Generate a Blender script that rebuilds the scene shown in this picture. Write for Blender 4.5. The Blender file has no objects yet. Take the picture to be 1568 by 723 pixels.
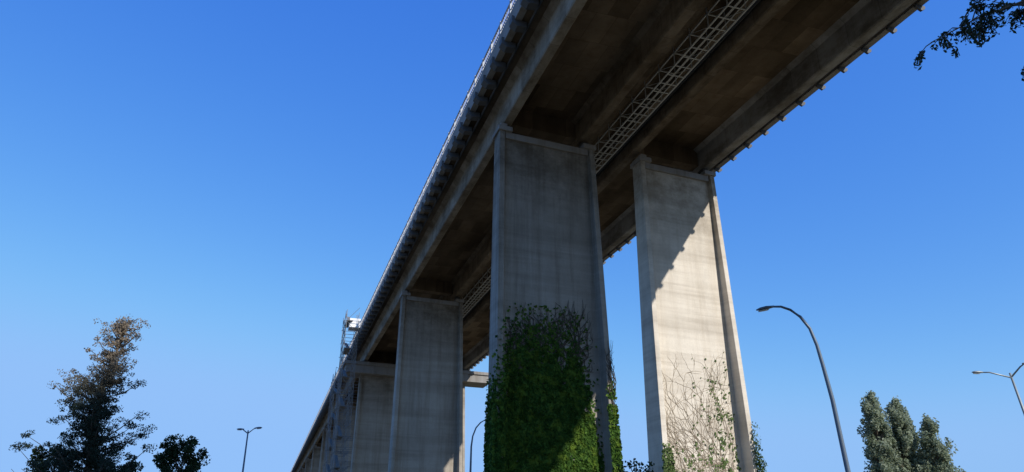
import bpy, math, random
import numpy as np
from mathutils import Vector, Matrix, noise
random.seed(7); rng=np.random.default_rng(11)
scene=bpy.context.scene
EYE=1.6
PHI=math.radians(17.56)
CR,SR=math.cos(PHI),math.sin(PHI)
def B(u,v,z): return (u*CR-v*SR, u*SR+v*CR, z)

# ---------------------------------------------------------------- node helpers
def newmat(name):
    m=bpy.data.materials.new(name); m.use_nodes=True
    nt=m.node_tree; bs=nt.nodes['Principled BSDF']
    return m,nt,bs
def N(nt,t,**k):
    n=nt.nodes.new(t)
    for a,b in k.items():
        if a in n.inputs: n.inputs[a].default_value=b
        else: setattr(n,a,b)
    return n
def mix(nt,a,b,fac,mode='MIX'):
    n=nt.nodes.new('ShaderNodeMix'); n.data_type='RGBA'; n.blend_type=mode
    for sock,val in ((n.inputs[6],a),(n.inputs[7],b),(n.inputs[0],fac)):
        if isinstance(val,bpy.types.NodeSocket): nt.links.new(val,sock)
        else: sock.default_value=val if not isinstance(val,tuple) else (*val,1)
    return n.outputs[2]
def ramp(nt,src,p0,c0,p1,c1):
    r=nt.nodes.new('ShaderNodeValToRGB'); e=r.color_ramp.elements
    e[0].position=p0; e[1].position=p1; e[0].color=(*c0,1); e[1].color=(*c1,1)
    nt.links.new(src,r.inputs[0]); return r.outputs[0]
def coords(nt,scale=(1,1,1)):
    tc=nt.nodes.new('ShaderNodeTexCoord'); mp=nt.nodes.new('ShaderNodeMapping')
    mp.inputs['Scale'].default_value=scale
    nt.links.new(tc.outputs['Object'],mp.inputs[0]); return mp.outputs[0]
def tex_noise(nt,scale,sc=(1,1,1),detail=5,rough=.6):
    n=N(nt,'ShaderNodeTexNoise'); n.inputs['Scale'].default_value=scale; n.inputs['Detail'].default_value=detail
    n.inputs['Roughness'].default_value=rough
    nt.links.new(coords(nt,sc),n.inputs['Vector']); return n.outputs['Fac']

def concrete(name,base,lifts=True,panels=False,dirt=.55,warm=(.55,.46,.36),grime=False):
    m,nt,bs=newmat(name)
    col=mix(nt,tuple(c*.84 for c in base),tuple(min(1,c*1.12) for c in base),tex_noise(nt,.35,detail=6))
    col=mix(nt,col,(.7,.68,.66),ramp(nt,tex_noise(nt,.5,(1,1,.4),7,.7),.45,(0,0,0),.75,(.7,)*3),'MULTIPLY')
    st=ramp(nt,tex_noise(nt,1.1,(1.3,1.3,.06),7,.72),.48,(0,0,0),.72,(dirt,)*3)
    col=mix(nt,col,warm,st,'MULTIPLY')
    fine=tex_noise(nt,9,detail=6,rough=.7)
    col=mix(nt,col,(.8,.8,.8),ramp(nt,fine,.4,(0,0,0),.8,(.5,)*3),'MULTIPLY')
    hsock=fine
    if grime:
        gm=ramp(nt,tex_noise(nt,.6,(1,.45,1),8,.72),.42,(0,0,0),.62,(1,1,1))
        col=mix(nt,col,(.5,.46,.41),gm,'MULTIPLY')
        # formwork joints every few metres along the beam
        w=N(nt,'ShaderNodeTexBrick'); nt.links.new(coords(nt,(.02,1,.02)),w.inputs['Vector'])
        w.inputs['Color1'].default_value=(1,1,1,1); w.inputs['Color2'].default_value=(.72,.7,.67,1); w.inputs['Mortar'].default_value=(.5,.48,.45,1)
        w.inputs['Scale'].default_value=1; w.inputs['Brick Width'].default_value=40; w.inputs['Row Height'].default_value=2.4; w.inputs['Mortar Size'].default_value=.02; w.offset=.37
        col=mix(nt,col,w.outputs['Color'],.8,'MULTIPLY')
    if lifts:
        b=tex_noise(nt,.8,(.06,.06,1.0),4,.65)
        col=mix(nt,col,(.84,.83,.82),ramp(nt,b,.45,(0,0,0),.62,(1,1,1)),'MULTIPLY')
        b2=tex_noise(nt,3.2,(.05,.05,1.0),3,.6)
        col=mix(nt,col,(.88,.87,.86),ramp(nt,b2,.5,(0,0,0),.66,(.8,)*3),'MULTIPLY')
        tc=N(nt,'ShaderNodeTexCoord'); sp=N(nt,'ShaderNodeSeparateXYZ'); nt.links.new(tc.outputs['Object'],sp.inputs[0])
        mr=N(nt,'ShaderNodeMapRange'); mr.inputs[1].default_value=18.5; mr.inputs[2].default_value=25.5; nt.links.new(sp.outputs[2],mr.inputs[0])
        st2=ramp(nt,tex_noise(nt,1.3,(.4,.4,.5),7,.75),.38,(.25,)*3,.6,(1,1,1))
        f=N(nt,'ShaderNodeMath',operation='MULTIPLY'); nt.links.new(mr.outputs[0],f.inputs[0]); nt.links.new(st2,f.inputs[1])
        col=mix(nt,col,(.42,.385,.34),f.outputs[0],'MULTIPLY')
    if panels:
        br=N(nt,'ShaderNodeTexBrick'); nt.links.new(coords(nt),br.inputs['Vector'])
        br.inputs['Color1'].default_value=(1,1,1,1); br.inputs['Color2'].default_value=(.42,.4,.37,1)
        br.inputs['Mortar'].default_value=(.5,.48,.45,1); br.inputs['Scale'].default_value=1
        br.inputs['Mortar Size'].default_value=.012; br.inputs['Brick Width'].default_value=1.25
        br.inputs['Row Height'].default_value=2.5; br.inputs['Bias'].default_value=-.1
        col=mix(nt,col,br.outputs['Color'],1.0,'MULTIPLY')
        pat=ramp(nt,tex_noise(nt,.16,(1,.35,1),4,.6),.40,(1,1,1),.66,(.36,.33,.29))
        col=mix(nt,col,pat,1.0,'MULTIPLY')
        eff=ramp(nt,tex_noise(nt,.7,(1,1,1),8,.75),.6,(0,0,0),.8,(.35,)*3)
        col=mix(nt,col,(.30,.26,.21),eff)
    nt.links.new(col,bs.inputs['Base Color']); bs.inputs['Roughness'].default_value=.9
    bs.inputs['Specular IOR Level'].default_value=.15
    bp=N(nt,'ShaderNodeBump'); bp.inputs['Strength'].default_value=.25; bp.inputs['Distance'].default_value=.05
    nt.links.new(hsock,bp.inputs['Height']); nt.links.new(bp.outputs[0],bs.inputs['Normal'])
    return m
def simple(name,c,rough=.6,metal=0,var=.3,scale=4):
    m,nt,bs=newmat(name)
    col=mix(nt,tuple(x*(1-var) for x in c),tuple(min(1,x*(1+var*.5)) for x in c),tex_noise(nt,scale))
    nt.links.new(col,bs.inputs['Base Color']); bs.inputs['Roughness'].default_value=rough; bs.inputs['Metallic'].default_value=metal
    return m
def foliage(name,c1,c2,c3=None,trans=.35,zfade=None):
    m,nt,bs=newmat(name)
    g=N(nt,'ShaderNodeNewGeometry')
    col=mix(nt,c1,c2,g.outputs['Random Per Island'])
    col=mix(nt,col,(.5,.55,.45),ramp(nt,tex_noise(nt,.9,detail=3),.4,(0,0,0),.65,(.8,)*3),'MULTIPLY')
    if c3:
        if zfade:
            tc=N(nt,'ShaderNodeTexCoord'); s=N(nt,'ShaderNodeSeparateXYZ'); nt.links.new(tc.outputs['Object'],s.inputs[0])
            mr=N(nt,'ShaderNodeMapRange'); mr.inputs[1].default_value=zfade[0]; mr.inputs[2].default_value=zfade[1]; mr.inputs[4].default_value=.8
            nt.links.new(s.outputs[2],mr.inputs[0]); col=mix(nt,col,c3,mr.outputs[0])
        else: col=mix(nt,col,c3,ramp(nt,tex_noise(nt,2.2,detail=2),.5,(0,0,0),.7,(.7,)*3))
    nt.links.new(col,bs.inputs['Base Color']); bs.inputs['Roughness'].default_value=.7
    bs.inputs['Specular IOR Level'].default_value=.12
    tr=N(nt,'ShaderNodeBsdfTranslucent'); nt.links.new(col,tr.inputs[0])
    mx=N(nt,'ShaderNodeMixShader'); mx.inputs[0].default_value=trans
    out=nt.nodes['Material Output']
    nt.links.new(bs.outputs[0],mx.inputs[1]); nt.links.new(tr.outputs[0],mx.inputs[2]); nt.links.new(mx.outputs[0],out.inputs[0])
    return m

# ---------------------------------------------------------------- mesh helpers
class M:
    def __init__(s): s.v=[]; s.f=[]
    def box(s,x0,x1,y0,y1,z0,z1,fn=None):
        n=len(s.v); c=[(x0,y0,z0),(x1,y0,z0),(x1,y1,z0),(x0,y1,z0),(x0,y0,z1),(x1,y0,z1),(x1,y1,z1),(x0,y1,z1)]
        if fn: c=[fn(*p) for p in c]
        s.v+=c
        for f in ((0,3,2,1),(4,5,6,7),(0,1,5,4),(1,2,6,5),(2,3,7,6),(3,0,4,7)): s.f.append(tuple(n+i for i in f))
    def loft(s,rings,cap=True):
        n=len(s.v); k=len(rings[0])
        for r in rings: s.v+=[tuple(p) for p in r]
        for j in range(len(rings)-1):
            for i in range(k):
                a=n+j*k+i; b=n+j*k+(i+1)%k; s.f.append((a,b,b+k,a+k))
        if cap:
            s.f.append(tuple(n+i for i in reversed(range(k)))); s.f.append(tuple(n+(len(rings)-1)*k+i for i in range(k)))
    def tube(s,path,rad,sides=6):
        rings=[]; path=[Vector(p) for p in path]
        if not hasattr(rad,'__len__'): rad=[rad]*len(path)
        for i,p in enumerate(path):
            t=(path[min(i+1,len(path)-1)]-path[max(i-1,0)]); 
            if t.length<1e-6: t=Vector((0,0,1))
            t.normalize(); ref=Vector((1,0,0)) if abs(t.x)<.8 else Vector((0,1,0))
            a=t.cross(ref).normalized(); b=t.cross(a)
            rings.append([p+(a*math.cos(q)+b*math.sin(q))*rad[i] for q in [2*math.pi*j/sides for j in range(sides)]])
        s.loft(rings)
    def obj(s,name,mat,parent=None,smooth=False,bevel=0):
        me=bpy.data.meshes.new(name); me.from_pydata(s.v,[],s.f); me.update()
        o=bpy.data.objects.new(name,me); scene.collection.objects.link(o)
        me.materials.append(mat)
        if parent: o.parent=parent
        if smooth:
            for p in me.polygons: p.use_smooth=True
        if bevel:
            b=o.modifiers.new('bevel','BEVEL'); b.width=bevel; b.segments=2; b.limit_method='ANGLE'
        return o
def empty(name,loc=(0,0,0),rotz=0):
    e=bpy.data.objects.new(name,None); scene.collection.objects.link(e); e.location=loc; e.rotation_euler=(0,0,rotz); return e
def leafmesh(name,pts,size,mat,parent=None,normals=None,aspect=.6,jit=.8):
    pts=np.asarray(pts,float); n=len(pts)
    size=size*rng.uniform(.6,1.4,n)
    nr=rng.normal(size=(n,3))
    if normals is not None: nr=np.asarray(normals)+nr*jit*.6
    nr/=np.linalg.norm(nr,axis=1)[:,None]
    a=np.cross(nr,rng.normal(size=(n,3))); a/=np.linalg.norm(a,axis=1)[:,None]
    b=np.cross(nr,a)
    A=a*size[:,None]*.5; Bb=b*size[:,None]*.5*aspect
    V=np.stack([pts-A,pts-A*.1+Bb+nr*size[:,None]*.08,pts+A,pts-A*.1-Bb+nr*size[:,None]*.08],1).reshape(-1,3)
    F=np.arange(n*4).reshape(-1,4)
    me=bpy.data.meshes.new(name); me.from_pydata(V.tolist(),[],F.tolist()); me.update()
    me.materials.append(mat)
    o=bpy.data.objects.new(name,me); scene.collection.objects.link(o)
    if parent: o.parent=parent
    return o

# ---------------------------------------------------------------- materials
m_pier_pale=concrete('pier_concrete_pale',(.70,.635,.54),dirt=.4,warm=(.66,.59,.50))  # right near pier: paler base, sunlight painted into the colour
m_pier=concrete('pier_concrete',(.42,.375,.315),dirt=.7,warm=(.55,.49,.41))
m_pier_dk=concrete('pier_concrete_shaded_grimy',(.36,.33,.285),dirt=.75,warm=(.52,.475,.42))  # left near pier: shade painted in as a darker base, plus grime
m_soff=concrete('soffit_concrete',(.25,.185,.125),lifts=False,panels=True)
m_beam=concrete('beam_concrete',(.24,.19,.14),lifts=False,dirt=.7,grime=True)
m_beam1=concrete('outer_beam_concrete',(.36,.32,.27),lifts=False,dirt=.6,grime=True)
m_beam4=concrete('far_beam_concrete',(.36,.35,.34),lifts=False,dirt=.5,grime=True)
m_edge=concrete('edge_concrete',(.30,.285,.27),lifts=False,dirt=.6)
m_galv=simple('galvanised_steel',(.22,.225,.23),.5,.3)
m_rail=simple('railing_steel',(.40,.41,.43),.6,.1)
m_cage=simple('tray_steel',(.50,.49,.47),.55,.1)
m_brk=simple('bracket_steel',(.09,.09,.095),.7,0)
m_pole=simple('pole_paint',(.13,.17,.22),.45,.2)
m_polel=simple('pole_galv',(.30,.34,.36),.5,.4)
m_glass=simple('lamp_glass',(.55,.56,.55),.2)
m_dark=simple('bearing_rubber',(.06,.055,.05),.8)
m_plank=simple('scaffold_plank',(.20,.19,.17),.8)
m_sheet=simple('white_sheet',(.8,.8,.8),.7,0,.1)
m_bark=simple('bark',(.11,.085,.06),.9,0,.5,8)
m_vine=simple('vine_stem',(.07,.055,.04),.9,0,.4,6)
m_ivy=foliage('ivy_leaf',(.022,.062,.012),(.085,.17,.025),(.17,.25,.03),.2)
m_ivy2=foliage('ivy_leaf_light',(.10,.16,.05),(.20,.26,.10),None,.2)
m_con=foliage('conifer_leaf',(.028,.045,.035),(.06,.08,.055),(.32,.25,.18),.25,(5.6,7.8))  # tan towards the top: sunlit crown put into the leaf colour
m_bush=foliage('broad_leaf',(.03,.05,.025),(.07,.10,.04))
m_pop=foliage('poplar_leaf',(.26,.31,.20),(.46,.50,.38),None,.45)
m_ash=foliage('ash_leaf',(.03,.045,.03),(.06,.085,.045),None,.35)

# ---------------------------------------------------------------- viaduct
via=empty('viaduct',(0,0,0),PHI)
V0,V1=-45,650
def bar(mesh,u0,u1,h0,h1,v0=V0,v1=V1): mesh.box(u0,u1,v0,v1,h0+EYE,h1+EYE)
s=M()
sec=[(10.45,27.0),(12.0,26.75),(28.4,26.75),(30.95,27.0),(30.95,27.35),(10.45,27.35)]
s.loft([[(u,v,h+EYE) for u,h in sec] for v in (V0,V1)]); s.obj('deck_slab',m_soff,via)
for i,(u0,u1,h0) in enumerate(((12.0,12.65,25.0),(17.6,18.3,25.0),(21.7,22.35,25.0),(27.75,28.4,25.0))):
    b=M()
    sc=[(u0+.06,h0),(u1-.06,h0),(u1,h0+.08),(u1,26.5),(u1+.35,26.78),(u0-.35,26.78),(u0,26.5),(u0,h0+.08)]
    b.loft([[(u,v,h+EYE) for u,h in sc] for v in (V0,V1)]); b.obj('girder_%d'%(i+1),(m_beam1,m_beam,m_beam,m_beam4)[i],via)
b=M()
bar(b,18.9,19.25,25.9,26.76); bar(b,21.0,21.3,25.9,26.76); b.obj('stringers',m_beam,via)
pv=[3,40,76.5,113.5]+[113.5+37*i for i in range(1,14)]
SK=.10
b=M()
for v in pv:
    for (a,c) in ((12.65,17.6),(22.35,27.75)):
        b.box(a,c,-.45,.45,25.45+EYE,26.77+EYE,lambda x,y,z:(x,y+v+1.0+SK*(x-12),z))
b.obj('diaphragms',m_soff,via)
for side,(ue,sg) in (('left',(10.3,1)),('right',(31.1,-1))):
    e=M()
    sc=[(ue,26.85),(ue+sg*.4,26.85),(ue+sg*.4,27.0),(ue+sg*.152,27.0),(ue+sg*.152,27.36),(ue+sg*.45,27.36),(ue+sg*.45,27.95),(ue,27.95)]
    if sg<0: sc=sc[::-1]
    e.loft([[(u,v,h+EYE) for u,h in sc] for v in (V0,V1)]); e.obj('edge_beam_'+side,m_edge,via)
    p=M(); v=V0+.3
    while v<V1-60:
        x0,x1=sorted((ue+sg*.1,ue+sg*.24)); p.box(x0,x1,v-.07,v+.07,27.95+EYE,29.2+EYE)
        if v<180:
            for k in range(1,8):
                vv=v+k*2/8; p.box(ue+sg*.16-.012,ue+sg*.16+.012,vv-.012,vv+.012,28.1+EYE,29.05+EYE)
        v+=2
    for h,t in ((29.1,.05),(28.55,.03),(28.12,.03)):
        p.box(ue+sg*.17-t,ue+sg*.17+t,V0,V1-60,h-t*.7+EYE,h+t*.7+EYE)
    p.obj('railing_'+side,m_rail,via)
    k=M(); v=V0+1.3
    while v<V1-200:
        if side=='left':
            ys=(v-.28,v+.28); prof=[(ue-.16,27.1),(ue-.16,26.7),(ue+.15,26.45),(ue+.7,26.5),(ue+.7,26.84),(ue-.002,26.84),(ue-.002,27.1)]
        else:
            ys=(v-.07,v+.07); prof=[(ue+.16,26.84),(ue+.13,26.66),(ue-.1,26.5),(ue-.5,26.7),(ue-.5,26.84)][::-1]
        k.loft([[(u,y,h+EYE) for u,h in prof] for y in ys]); v+=2
    k.obj('edge_brackets_'+side,m_brk,via)
    q=M(); q.tube([(ue+sg*.85,V0,26.74+EYE),(ue+sg*.85,V1-100,26.74+EYE)],.07,8); q.obj('edge_conduit_'+side,m_brk,via)
def pier(idx,u0,u1,v,mat):
    m=M(); zt=24.35+EYE
    uc=(u0+u1)/2; w0=(u1-u0)/2
    def ring(z):
        f=(zt-z)/zt; w=w0+.4*f; t=.36; fr=.30+.85*f; D=.7; bk=.25
        yf=-fr; yb=D+bk
        pts=[(-w,yf),(-w+t,yf),(-w+t+.05,0),(w-t-.05,0),(w-t,yf),(w,yf),(w,yb),(w-t,yb),(w-t-.05,D),(-w+t+.05,D),(-w+t,yb),(-w,yb)]
        return [(uc+a,v+b+SK*(uc+a-12),z) for a,b in pts]
    m.loft([ring(z) for z in (-.5,8,16,zt)]); m.obj('pier_%d'%idx,mat,via,bevel=.03)
    sh=lambda x,y,z:(x,y+v+SK*(x-12),z)
    c=M()
    c.box(u0+.42,u1-.42,-.18,.88,zt-.45,zt+.003,sh)
    c.box(u0-.12,u0+.85,-.42,1.1,zt-.02,zt+.30,sh); c.box(u1-.85,u1+.12,-.42,1.1,zt-.02,zt+.30,sh)
    c.box(u0+.02,u0+.5,-.36,1.0,zt+.302,zt+.5,sh)
    c.obj('pier_cap_%d'%idx,m_edge,via,bevel=.03)
    d=M(); 
    for a in (u0+.5,u1-.5): d.box(a-.22,a+.22,.0,.7,zt+.31,25.0+EYE,sh)
    d.obj('bearings_%d'%idx,m_dark,via)
i=0
for n_,v in enumerate(pv):
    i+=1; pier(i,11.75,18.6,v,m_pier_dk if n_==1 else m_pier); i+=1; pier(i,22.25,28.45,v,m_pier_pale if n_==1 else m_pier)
for v in (113.5,):
    sh=lambda x,y,z:(x,y+v+SK*(x-12),z)
    c=M(); c.box(9.4,32.4,-1.6,2.6,23.0+EYE,24.2+EYE,sh); c.box(9.1,32.7,-1.8,2.8,24.2+EYE,24.7+EYE,sh)
    c.obj('crosshead',m_edge,via,bevel=.05)
    c=M()
    for a in (12.3,18.0,22.0,28.1): c.box(a-.6,a+.6,-1.0,2.0,24.7+EYE,24.98+EYE,sh)
    c.obj('crosshead_pedestals',m_beam,via)
c=M(); ua,ub,ha,hb=19.65,20.75,25.15,26.0
for u in (ua,ub):
    for h in (ha,hb): c.box(u-.035,u+.035,V0,330,h-.035+EYE,h+.035+EYE)
for u in (ua+.37,ua+.74): c.box(u-.02,u+.02,V0,330,ha-.02+EYE,ha+.02+EYE)
v=V0+.5;j=0
while v<330:
    c.box(ua+.036,ub-.036,v-.03,v+.03,ha-.025+EYE,ha+.025+EYE)
    if j%2==0:
        for u in (ua,ub): c.box(u-.025,u+.025,v-.025,v+.025,ha+.036+EYE,26.7+EYE)
        c.box(ua+.036,ub-.036,v-.03,v+.03,hb-.025+EYE,hb+.025+EYE)
        for u in (ua,ub): c.tube([(u,v,ha+EYE),(u,v+1.8,hb+EYE)],.018,4)
    v+=.9;j+=1
c.obj('service_cage',m_cage,via)
c=M(); c.tube([(18.62,V0,26.1+EYE),(18.62,330,26.1+EYE)],.14,10); c.tube([(21.45,V0,25.8+EYE),(21.45,330,25.8+EYE)],.08,8)
c.obj('service_pipes',m_dark,via,smooth=True)

# ---------------------------------------------------------------- scaffolding
def scaffold(u0,u1,nu,v0,v1,nv,ztop,sheet=False):
    e=empty('scaffolding_tower',(0,0,0),PHI); a=M(); pl=M()
    us=[u0+(u1-u0)*k/nu for k in range(nu+1)]; vs=[v0+(v1-v0)*k/nv for k in range(nv+1)]
    r=.035
    for u in us:
        for v in vs: a.tube([(u,v,0),(u,v,ztop-random.uniform(0,1.5))],r,5)
    z=.3;L=0
    while z<ztop-.5:
        for u in us: a.tube([(u,v0-.2,z),(u,v1+.2,z)],r,4); a.tube([(u,v0,z+1),(u,v1,z+1)],r*.8,4)
        for v in vs: a.tube([(u0-.2,v,z),(u1+.2,v,z)],r,4)
        if L%2: pl.box(u0+.1,u0+.9,v0,v1-2,z+.05,z+.10)
        for k in range(nv):
            A,Bv=(vs[k],vs[k+1]) if (k+L)%2 else (vs[k+1],vs[k])
            a.tube([(u0,A,z),(u0,Bv,z+2)],r*.8,4)
        a.tube([(u0,v0,z),(u1,v0,z+2)] if L%2 else [(u1,v0,z),(u0,v0,z+2)],r*.8,4)
        if L%2: pl.box(u0+.3,u0+.8,0,1,0,.05,lambda x,y,zz,z=z,L=L:(x, v0+.3+y*(v1-v0-.6), z+.1+y*2+zz))
        z+=2;L+=1
    a.obj('tubes',m_galv,e); pl.obj('planks',m_plank,e)
    if sheet:
        q=M(); q.box(u0+.5,u1+.3,v0+.4,v0+2.6,ztop-2.9,ztop-1.6); q.obj('debris_sheet',m_sheet,e)
scaffold(8.3,10.0,1,104,110,3,32.4,True)
scaffold(8.4,13.2,2,117,125,3,25.6)

# ---------------------------------------------------------------- ivy
def N2(x,y,s=0): return noise.noise(Vector((x,y,s)))
def zt_left(u):
    xs=[11.2,12,12.6,13.3,14.2,15.2,16.2,17.0,17.6,18.0,18.3,18.8]
    zs=[9.0,10.5,12.2,12.8,13.0,12.8,12.6,12.0,9.6,7.4,6.0,6.0]
    return float(np.interp(u,xs,zs))+1.0*N2(u*1.6,3.1)+.8*N2(u*4,9)
def grow_stems(mesh,seeds,vfun,steps,wid,umin,umax,zmax,leafpts,leafp,up=.9,off=.03):
    st=[(u,z,math.pi/2+random.uniform(-.5,.5),wid,steps) for u,z in seeds]
    while st:
        u,z,a,w,n=st.pop(); path=[(u,z)]
        for k in range(n):
            a+=random.gauss(0,.28)+(math.pi/2-a)*.07*up
            u+=math.cos(a)*.22; z+=math.sin(a)*.22
            if u<umin or u>umax or z>zmax: break
            path.append((u,z))
            if random.random()<leafp: leafpts.append((u+random.gauss(0,.1),z+random.gauss(0,.1)))
            if random.random()<.13 and w>.008 and n-k>4: st.append((u,z,a+random.choice((-1,1))*random.uniform(.4,1.0),w*.75,int((n-k)*.75)))
        if len(path)>2:
            rr=[w*(1-.7*q/(len(path)-1)) for q in range(len(path))]
            mesh.tube([B(p[0],vfun(p[0],p[1])-off,p[1]) for p in path],rr,4)
vf=lambda u,z:pv[1]+SK*(u-12)
ivyL=empty('ivy')
pts=[];nor=[]
nd=np.array(B(0,-1,0)); sd=np.array(B(-1,0,0))
for _ in range(46000):
    u=random.uniform(11.25,18.35); z=random.uniform(0,14.6)
    T=zt_left(u)
    if z>T:
        if random.random()>.16*math.exp(-(z-T)*.9): continue
    elif z>T-2.6 and random.random()<(z-(T-2.6))*.31*(1+N2(u*3,z*3,5)): continue
    if N2(u*1.1,z*1.1,4)>.38 and z>T-2.5: continue
    f=1-z/26; fl=.30+.85*f
    bulge=max(.02,.07+.14*N2(u*.9,z*.9,1)+.13*N2(u*2.6,z*2.6,2))*min(1,max(.15,(T-z)/3))
    t=min(1,max(0,1-(u-(12.15-.4*f))/.5)); off=(fl+.02)*t
    pts.append(B(u,vf(u,z)-.03-off-bulge*random.uniform(.5,1.1),z)); nor.append(nd+np.array((0,0,.2)))
for _ in range(5000):
    z=random.uniform(0,10.5)
    if z>7 and random.random()<(z-7)/3.5: continue
    f=1-z/26; y=random.uniform(-.3-.85*f,1.1)
    pts.append(B(11.75-.4*f-random.uniform(.0,.16)*(1-z/12),pv[1]+y,z)); nor.append(sd)
for _ in range(8000):
    z=random.uniform(0,10.4)
    if z>6.5 and random.random()<(z-6.5)/3.9*1.05: continue
    if N2(z*1.5,4,8)>.35 and z>7: continue
    f=1-z/26; y=random.uniform(-.3-.85*f,.5)
    o=random.uniform(-.02,.2)*(1.1-z/12)
    if random.random()<.5: pts.append(B(18.6+.4*f-random.uniform(-.15,.42),pv[1]+.66-.30-.85*f-o,z)); nor.append(nd)
    else: pts.append(B(18.6+.4*f+o+random.uniform(0,.1),pv[1]+.66+y,z)); nor.append(-sd)
leafmesh('leaves',pts,.19,m_ivy,ivyL,nor,.85,.9)
vm=M(); lp=[]
grow_stems(vm,[(random.uniform(12.3,17.6),random.uniform(9,11.8)) for _ in range(80)],vf,17,.028,12.2,18.0,15.6,lp,.07)
grow_stems(vm,[(18.9,7.5+k*.3) for k in range(10)],lambda u,z:pv[1]+.66-.30-.85*(1-z/26),16,.03,18.4,19.05,15,lp,.0,2.5)
vm.obj('stems',m_vine,ivyL)
leafmesh('stem_leaves',[B(u,vf(u,z)-.06,z) for u,z in lp],.15,m_ivy,ivyL,[nd]*len(lp),.85)
ivyR=empty('ivy'); vm=M(); lp=[]
vf2=lambda u,z:pv[1]+SK*(u-12)
grow_stems(vm,[(random.uniform(22.9,27.9),random.uniform(1,5.5)) for _ in range(24)],vf2,40,.019,22.7,28.0,14.4,lp,.04,.35,.012)
grow_stems(vm,[(random.uniform(24.5,27.9),random.uniform(5,8)) for _ in range(14)],vf2,28,.015,22.7,28.0,13.6,lp,.05,.35,.012)
vm.obj('stems',simple('dry_vine_stem',(.30,.24,.17),.9,0,.3,6),ivyR)
pts=[B(u,vf2(u,z)-.05,z) for u,z in lp if u>24.5 or z<6]; nor=[nd]*len(pts)
for _ in range(15000):
    u=random.uniform(22.7,28.1); z=random.uniform(3,12.0)
    d=.42*math.exp(-((u-27.1)/.8)**2)*math.exp(-((z-8.6)/2.0)**2)+1.1*max(0,(7.2-z)/3.2)+.12*math.exp(-((u-25.8)/1.4)**2)*max(0,(9-z)/4)
    d*=max(0,.08+1.5*N2(u*2.1,z*1.3,7)+.8*N2(u*6,z*4,3))
    if random.random()<d: pts.append(B(u,vf2(u,z)-random.uniform(.02,.06),z)); nor.append(nd)
for _ in range(9000):
    z=random.uniform(0,8.8)
    if z>5.2 and random.random()<(z-5.2)/3.6*1.1: continue
    f=1-z/26; th=(1.3-z/8.5)*1.0
    o=random.uniform(-.05,1.0)*max(.12,th)*(.6+.7*N2(z*1.3,2))
    pts.append(B(28.45+.4*f+o-random.uniform(0,.25),pv[1]+1.65+random.uniform(-1.3,1.0)-.1,z)); nor.append(-sd+nd*.5)
for _ in range(2800):
    z=random.uniform(0,6.9)
    if z>5.2 and random.random()<(z-5.2)/1.7: continue
    f=1-z/26
    pts.append(B(22.25-.4*f+random.uniform(-.1,.6),pv[1]+1-.3-.85*f-random.uniform(0,.2),z)); nor.append(nd+sd*.4)
leafmesh('leaves',pts,.15,m_ivy2,ivyR,nor,.85)

# ---------------------------------------------------------------- trees
def clump(c,r,n,flat=.7):
    p=rng.normal(size=(n,3)); p/=np.linalg.norm(p,axis=1)[:,None]; p*=(rng.uniform(.1,1,n)**.5)[:,None]*r; p[:,2]*=flat
    return p+np.array(c)
def conifer(base,H):
    e=empty('conifer_tree',base); w=M(); P=[]
    trunk=[(.15*math.sin(z*.8)+.05*z*.6,.1*math.cos(z*.6),z) for z in np.linspace(0,H,12)]
    w.tube(trunk,[.2*(1-.93*k/11) for k in range(12)],7)
    def tp(z): k=z/H*11; i=min(10,int(k)); a=Vector(trunk[i]); b=Vector(trunk[i+1]); return a.lerp(b,k-i)
    z=1.2
    while z<H-.1:
        az=random.uniform(0,2*math.pi)
        L=float(np.interp(z/H,[0,.35,.45,.55,.62,.75,.86,.95,1],[2.4,2.1,1.7,1.4,1.5,1.0,.75,.7,.4]))*random.uniform(.4,1.1)
        p0=tp(z); path=[p0]; d=Vector((math.cos(az),math.sin(az),.1))
        for k in range(1,6): path.append(p0+d*(L*k/5)+Vector((0,0,.42*L*(k/5)**2+random.gauss(0,.03))))
        w.tube(path,[.04*(1-.8*k/5) for k in range(6)],4)
        dens=float(np.interp(z/H,[0,.5,.7,.85,1],[1,1,.8,.5,.4]))
        for k in range(1,6):
            if random.random()<.15+.25*(z>H*.75): continue
            c=path[k]+Vector((random.gauss(0,.1),random.gauss(0,.1),0)); P.append(clump(c,random.uniform(.15,.32)*(1 if z<H*.8 else .75),int(80*dens),.6))
            c2=c+Vector((random.gauss(0,.2),random.gauss(0,.2),random.uniform(-.1,.14))); P.append(clump(c2,random.uniform(.1,.2),int(40*dens),.7))
        z+=random.uniform(.03,.07)
    P.append(clump(trunk[-1],.18,40,1.3))
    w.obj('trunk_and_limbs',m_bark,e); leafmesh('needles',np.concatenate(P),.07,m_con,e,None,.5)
conifer((-14.4,26.1,0),9.0)
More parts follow.
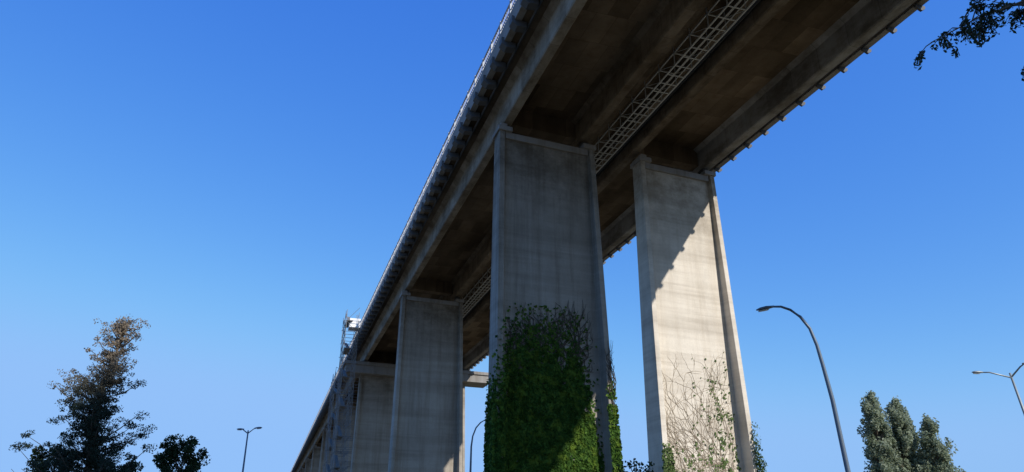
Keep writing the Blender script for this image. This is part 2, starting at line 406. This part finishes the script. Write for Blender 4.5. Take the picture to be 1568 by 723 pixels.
def broad(name,base,H,R,crown0,mat,leaf,nl=26,per=70,cr=.4,colw=None):
    e=empty(name,base); w=M(); P=[]
    w.tube([(0,0,0),(.05,.02,H*.3),(0,.05,H*.6),(.03,0,H*.92)],[.04*H*.45,.03*H*.45,.02*H*.4,.01],7)
    for k in range(nl):
        t=random.random(); z=crown0+(H-crown0)*t; prof=math.sin(math.pi*min(1,(.12+.88*(1-t))**.8)*.93)**.6 if colw is None else colw(t)
        az=random.uniform(0,6.28); r=R*prof*random.uniform(.3,1)*(1.0 if colw is None else random.choice((.8,1,1.2)))
        z0=max(H*.2,z-r*.9-.3); tip=Vector((math.cos(az)*r,math.sin(az)*r,z))
        mid=Vector((math.cos(az)*r*.45,math.sin(az)*r*.45,z0+(z-z0)*.4))
        w.tube([(0,0,z0),mid,tip],[.012*H*.5,.008*H*.5,.01],4)
        P.append(clump(tip,cr*random.uniform(.6,1.2),per,.9 if colw is None else 1.6))
        P.append(clump(tip.lerp(mid,.45),cr*random.uniform(.5,1),per//2,.9))
    w.obj('trunk_and_limbs',m_bark,e); leafmesh('leaves',np.concatenate(P),leaf,mat,e,None,.65)
broad('broadleaf_tree',(-13.3,31,0),5.35,1.05,2.2,m_bush,.11,75,95,.28)
broad('broadleaf_tree',(-15.2,29.5,0),4.35,1.1,1.6,m_bush,.11,60,95,.3)
broad('broadleaf_tree',(-16.3,27.5,0),4.5,1.0,1.6,m_bush,.11,60,95,.32)
broad('broadleaf_tree',(4.7,29.5,0),4.6,.95,2.6,m_bush,.12,30,16,.26)
col=lambda t: float(np.interp(t,[0,.3,.7,.9,1],[.9,1,.8,.5,.12]))
for (x,y,H,R) in ((28.8,60,12.3,1.4),(31.2,61,11.9,1.45),(33.1,60,10.3,1.55),(30.1,62.5,10.9,1.4),(32.2,62,11.1,1.3),(34.6,63,8.6,1.6)):
    broad('poplar_tree',(x,y,0),H,R,1.0,m_pop,.19,260,60,.36,col)
e=empty('ash_tree',(10.6,8.2,0)); w=M(); 
w.tube([(0,0,0),(.05,0,2),(-.1,.05,4.2),(-.2,0,6.2),(-.1,.1,9)],[.24,.2,.16,.11,.03],10)
LP=[]
def pinnate(p,d,L):
    path=[p]; q=Vector(p); dd=Vector(d)
    for k in range(7):
        dd.z-=.2; dd.normalize(); q=q+dd*(L/7); path.append(q.copy())
        side=dd.cross(Vector((0,0,1))); 
        if side.length<.1: side=Vector((1,0,0))
        side.normalize()
        for s_ in (-1,1):
            if random.random()<.9: LP.append(tuple(q+side*s_*.03+Vector((random.gauss(0,.008),random.gauss(0,.008),random.gauss(-.01,.008)))))
    w.tube(path,[.005]*len(path),3)
def bough(p0,p1,sag,nsub,r0,tmin=.35,ln=(.25,.6)):
    p0=Vector(p0);p1=Vector(p1); path=[]
    for k in range(9):
        t=k/8; path.append(p0.lerp(p1,t)+Vector((random.gauss(0,.04),random.gauss(0,.04),sag*math.sin(math.pi*t)))) 
    w.tube(path,[r0*(1-.9*k/8) for k in range(9)],5)
    for j in range(nsub):
        t=random.uniform(tmin,1); i=min(7,int(t*8)); a=path[i].lerp(path[i+1],t*8-i)
        d=Vector((random.gauss(-.2,.7),random.gauss(0,.7),random.gauss(-.1,.35))).normalized(); L=random.uniform(*ln)
        b_=a+d*L; w.tube([a,a.lerp(b_,.5)+Vector((0,0,.03)),b_],[.01,.007,.004],4)
        for q in range(4):
            t2=random.uniform(.4,1); pinnate(a.lerp(b_,t2),(d+Vector((random.gauss(0,.5),random.gauss(0,.5),random.gauss(0,.3)))).normalized(),random.uniform(.14,.28))
bough((-.2,0,6.8),(-5.45,-.8,7.2),1.2,11,.05,.84,(.1,.28))
bough((-.2,0,6.6),(-4.9,-.8,7.7),.8,9,.05,.75,(.12,.3))
bough((-.2,0,6.3),(-4.25,-.7,7.1),.9,14,.045,.72,(.12,.32))
bough((-.2,0,6.0),(-4.3,-.4,8.1),.6,14,.045,.6)
bough((-.2,0,6.6),(-3.7,-1.5,8.3),.6,12,.05,.6)
bough((-.1,0,7.2),(-3,-.3,9.6),.4,16,.05)
bough((-.1,0,5.5),(1.8,2.2,7.6),.5,16,.05); bough((-.1,0,6.5),(2.3,-1.5,8.6),.5,16,.05)
bough((-.1,0,8),(.6,.6,10.2),.2,14,.04); bough((-.1,0,5.5),(.5,-2.6,7.6),.5,16,.05)
w.obj('trunk_and_limbs',m_bark,e); leafmesh('leaves',LP,.06,m_ash,e,None,.5)

# ---------------------------------------------------------------- lamps
def luminaire(mesh,gl,p,d,L=.62,w=.15):
    d=Vector(d).normalized(); s_=d.cross(Vector((0,0,1))).normalized(); u=s_.cross(d)
    p=Vector(p); rings=[]
    for t,ww,hh in ((0,.05,.05),(.15,.09,.06),(.45,w,.085),(.8,w*.85,.07),(1,.05,.03)):
        c=p+d*L*t; rings.append([c+s_*ww*math.cos(a)+u*hh*math.sin(a)*(1 if math.sin(a)>0 else .6) for a in [k*math.pi/5 for k in range(10)]])
    mesh.loft(rings)
    g=[]
    for t,ww in ((.35,w*.6),(.55,w*.75),(.9,w*.45)):
        c=p+d*L*t-u*.052; g.append([c+s_*ww,c-s_*ww,c-s_*ww*.8-u*.03,c+s_*ww*.8-u*.03])
    gl.loft(g)
e=empty('street_lamp',(12.32,27.9,0)); a=M();g=M()
def rel(x,z): return (x-12.32,0,z)
P=[rel(12.32,0),rel(12.27,1.2),rel(12.12,3.8),rel(11.98,6.4),rel(11.83,7.7),rel(11.72,8.5),rel(11.55,9.15),rel(11.25,9.62),rel(10.9,9.9),rel(10.55,10.03),rel(10.25,10.03)]
a.tube(P,[.12,.1,.092,.08,.072,.066,.06,.055,.05,.045,.04],12); a.tube([(0,0,0),(0,0,.05)],.22,12)
luminaire(a,g,rel(10.28,10.03),(-1,0,-.2),.72,.16); a.obj('pole_and_head',m_pole,e,smooth=True); g.obj('lens',m_glass,e)
e=empty('street_lamp',(-3.25,60,0)); a=M();g=M()
a.tube([(0,0,0),(0,0,4),(.05,0,8.3),(.15,0,9.1),(.4,0,9.75),(.75,0,10.15),(1.0,0,10.3)],[.12,.1,.07,.06,.055,.05,.045],8)
luminaire(a,g,(1.0,0,10.3),(1,0,.05),.7,.16); a.obj('pole_and_head',m_pole,e,smooth=True); g.obj('lens',m_glass,e)
def dbl(base,H,lean,l1,l2,hz1,hz2,mat,dy=0):
    e=empty('double_street_lamp',base); a=M();g=M()
    a.tube([(0,0,0),(-lean*H*.5,0,H*.5),(-lean*H,0,H)],[.12,.09,.055],8)
    top=Vector((-lean*H,0,H))
    a.tube([top-Vector((0,0,.25)),top+Vector((-l1*.55,dy,hz1*.8)),top+Vector((-l1+.4,dy*1.5,hz1))],[.045,.04,.03],6)
    a.tube([top-Vector((0,0,.25)),top+Vector((l2*.5,-dy,hz2*.7)),top+Vector((l2-.3,-dy*1.5,hz2))],[.045,.04,.03],6)
    luminaire(a,g,top+Vector((-l1+.5,dy*1.5,hz1)),(-1,0,.02),.6,.14); luminaire(a,g,top+Vector((l2-.4,-dy*1.5,hz2)),(1,0,.1),.6,.14)
    a.obj('pole_and_heads',mat,e,smooth=True); g.obj('lenses',m_glass,e)
dbl((28.0,39.8,0),9.9,.11,1.65,.9,.12,.4,m_polel,.3)
dbl((-21.4,61.5,0),9.75,0,.95,1.0,.12,.12,m_pole,.2)

# ---------------------------------------------------------------- ground
m,nt,bs=newmat('dry_grass_ground')
c=mix(nt,(.07,.08,.035),(.17,.13,.08),tex_noise(nt,.15,detail=8)); nt.links.new(c,bs.inputs['Base Color']); bs.inputs['Roughness'].default_value=1
g=M()
g.v=[(-3000,-3000,0),(3000,-3000,0),(3000,3000,0),(-3000,3000,0)]; g.f=[(0,1,2,3)]; g.obj('ground',m)
m_as=simple('asphalt',(.06,.058,.056),.9,0,.3,3); m_kerb=simple('kerb_concrete',(.35,.34,.32),.9); m_wh=simple('road_paint',(.75,.75,.72),.7,0,.15)
rd=empty('road',(0,0,0),PHI); r=M()
r.v=[(-10,-200,.004),(-2.5,-200,.004),(-2.5,400,.004),(-10,400,.004)]; r.f=[(0,1,2,3)]; r.obj('asphalt_surface',m_as,rd)
r=M(); r.box(-2.5,-2.3,-200,400,0,.13); r.box(-10.2,-10,-200,400,0,.13); r.obj('kerbs',m_kerb,rd)
r=M()
for k in range(-40,80): r.v+=[(-6.32,k*5,.008),(-6.2,k*5,.008),(-6.2,k*5+2.5,.008),(-6.32,k*5+2.5,.008)]; q=len(r.v); r.f.append((q-4,q-3,q-2,q-1))
r.obj('lane_markings',m_wh,rd)
pm=M(); pm.v=[B(-2.3,-200,.1),B(1.2,-200,.1),B(1.2,400,.1),B(-2.3,400,.1)]; pm.f=[(0,1,2,3)]; pm.obj('pavement',simple('pavement_slabs',(.25,.235,.22),.9))

# ---------------------------------------------------------------- light
K=1.9
sv=Vector((1.0*CR+K*SR, 1.0*SR-K*CR, 1.45)).normalized()
sun=bpy.data.lights.new('sun','SUN'); sun.energy=5.0; sun.angle=math.radians(.5); sun.color=(1,.95,.87)
so=bpy.data.objects.new('sun',sun); scene.collection.objects.link(so); so.rotation_euler=sv.to_track_quat('Z','Y').to_euler()
w=bpy.data.worlds.new('World'); scene.world=w; w.use_nodes=True; nt=w.node_tree
sky=nt.nodes.new('ShaderNodeTexSky'); sky.sky_type='NISHITA'; sky.sun_disc=False
sky.sun_elevation=math.asin(sv.z); sky.sun_rotation=math.atan2(sv.x,sv.y)
sky.air_density=1.0; sky.dust_density=.6; sky.ozone_density=3.0
bg=nt.nodes['Background']; S=.12; bg.inputs[1].default_value=S
# clear-air colour response of the sky (deeper blue), per channel
sep=nt.nodes.new('ShaderNodeSeparateColor'); nt.links.new(sky.outputs[0],sep.inputs[0])
cmb=nt.nodes.new('ShaderNodeCombineColor')
for i,(k,g_,mx) in enumerate(((1.35,1.42,.29),(1.08,.95,.53),(1.06,.32,.95))):
    a=N(nt,'ShaderNodeMath',operation='MULTIPLY'); a.inputs[1].default_value=.13; nt.links.new(sep.outputs[i],a.inputs[0])
    b=N(nt,'ShaderNodeMath',operation='POWER'); b.inputs[1].default_value=g_; nt.links.new(a.outputs[0],b.inputs[0])
    c=N(nt,'ShaderNodeMath',operation='MULTIPLY'); c.inputs[1].default_value=k; nt.links.new(b.outputs[0],c.inputs[0])
    d=N(nt,'ShaderNodeMath',operation='SMOOTH_MIN'); d.inputs[1].default_value=mx; d.inputs[2].default_value=.15; nt.links.new(c.outputs[0],d.inputs[0])
    e_=N(nt,'ShaderNodeMath',operation='DIVIDE'); e_.inputs[1].default_value=S; nt.links.new(d.outputs[0],e_.inputs[0])
    nt.links.new(e_.outputs[0],cmb.inputs[i])
nt.links.new(cmb.outputs[0],bg.inputs[0])
scene.view_settings.view_transform='Standard'; scene.view_settings.look='None'; scene.view_settings.exposure=0

cam=bpy.data.cameras.new('camera'); cam.lens=26; cam.sensor_width=36; cam.clip_end=6000
co=bpy.data.objects.new('camera',cam); scene.collection.objects.link(co); co.location=(0,0,EYE)
co.rotation_euler=(math.radians(90+22.27),0,0); scene.camera=co
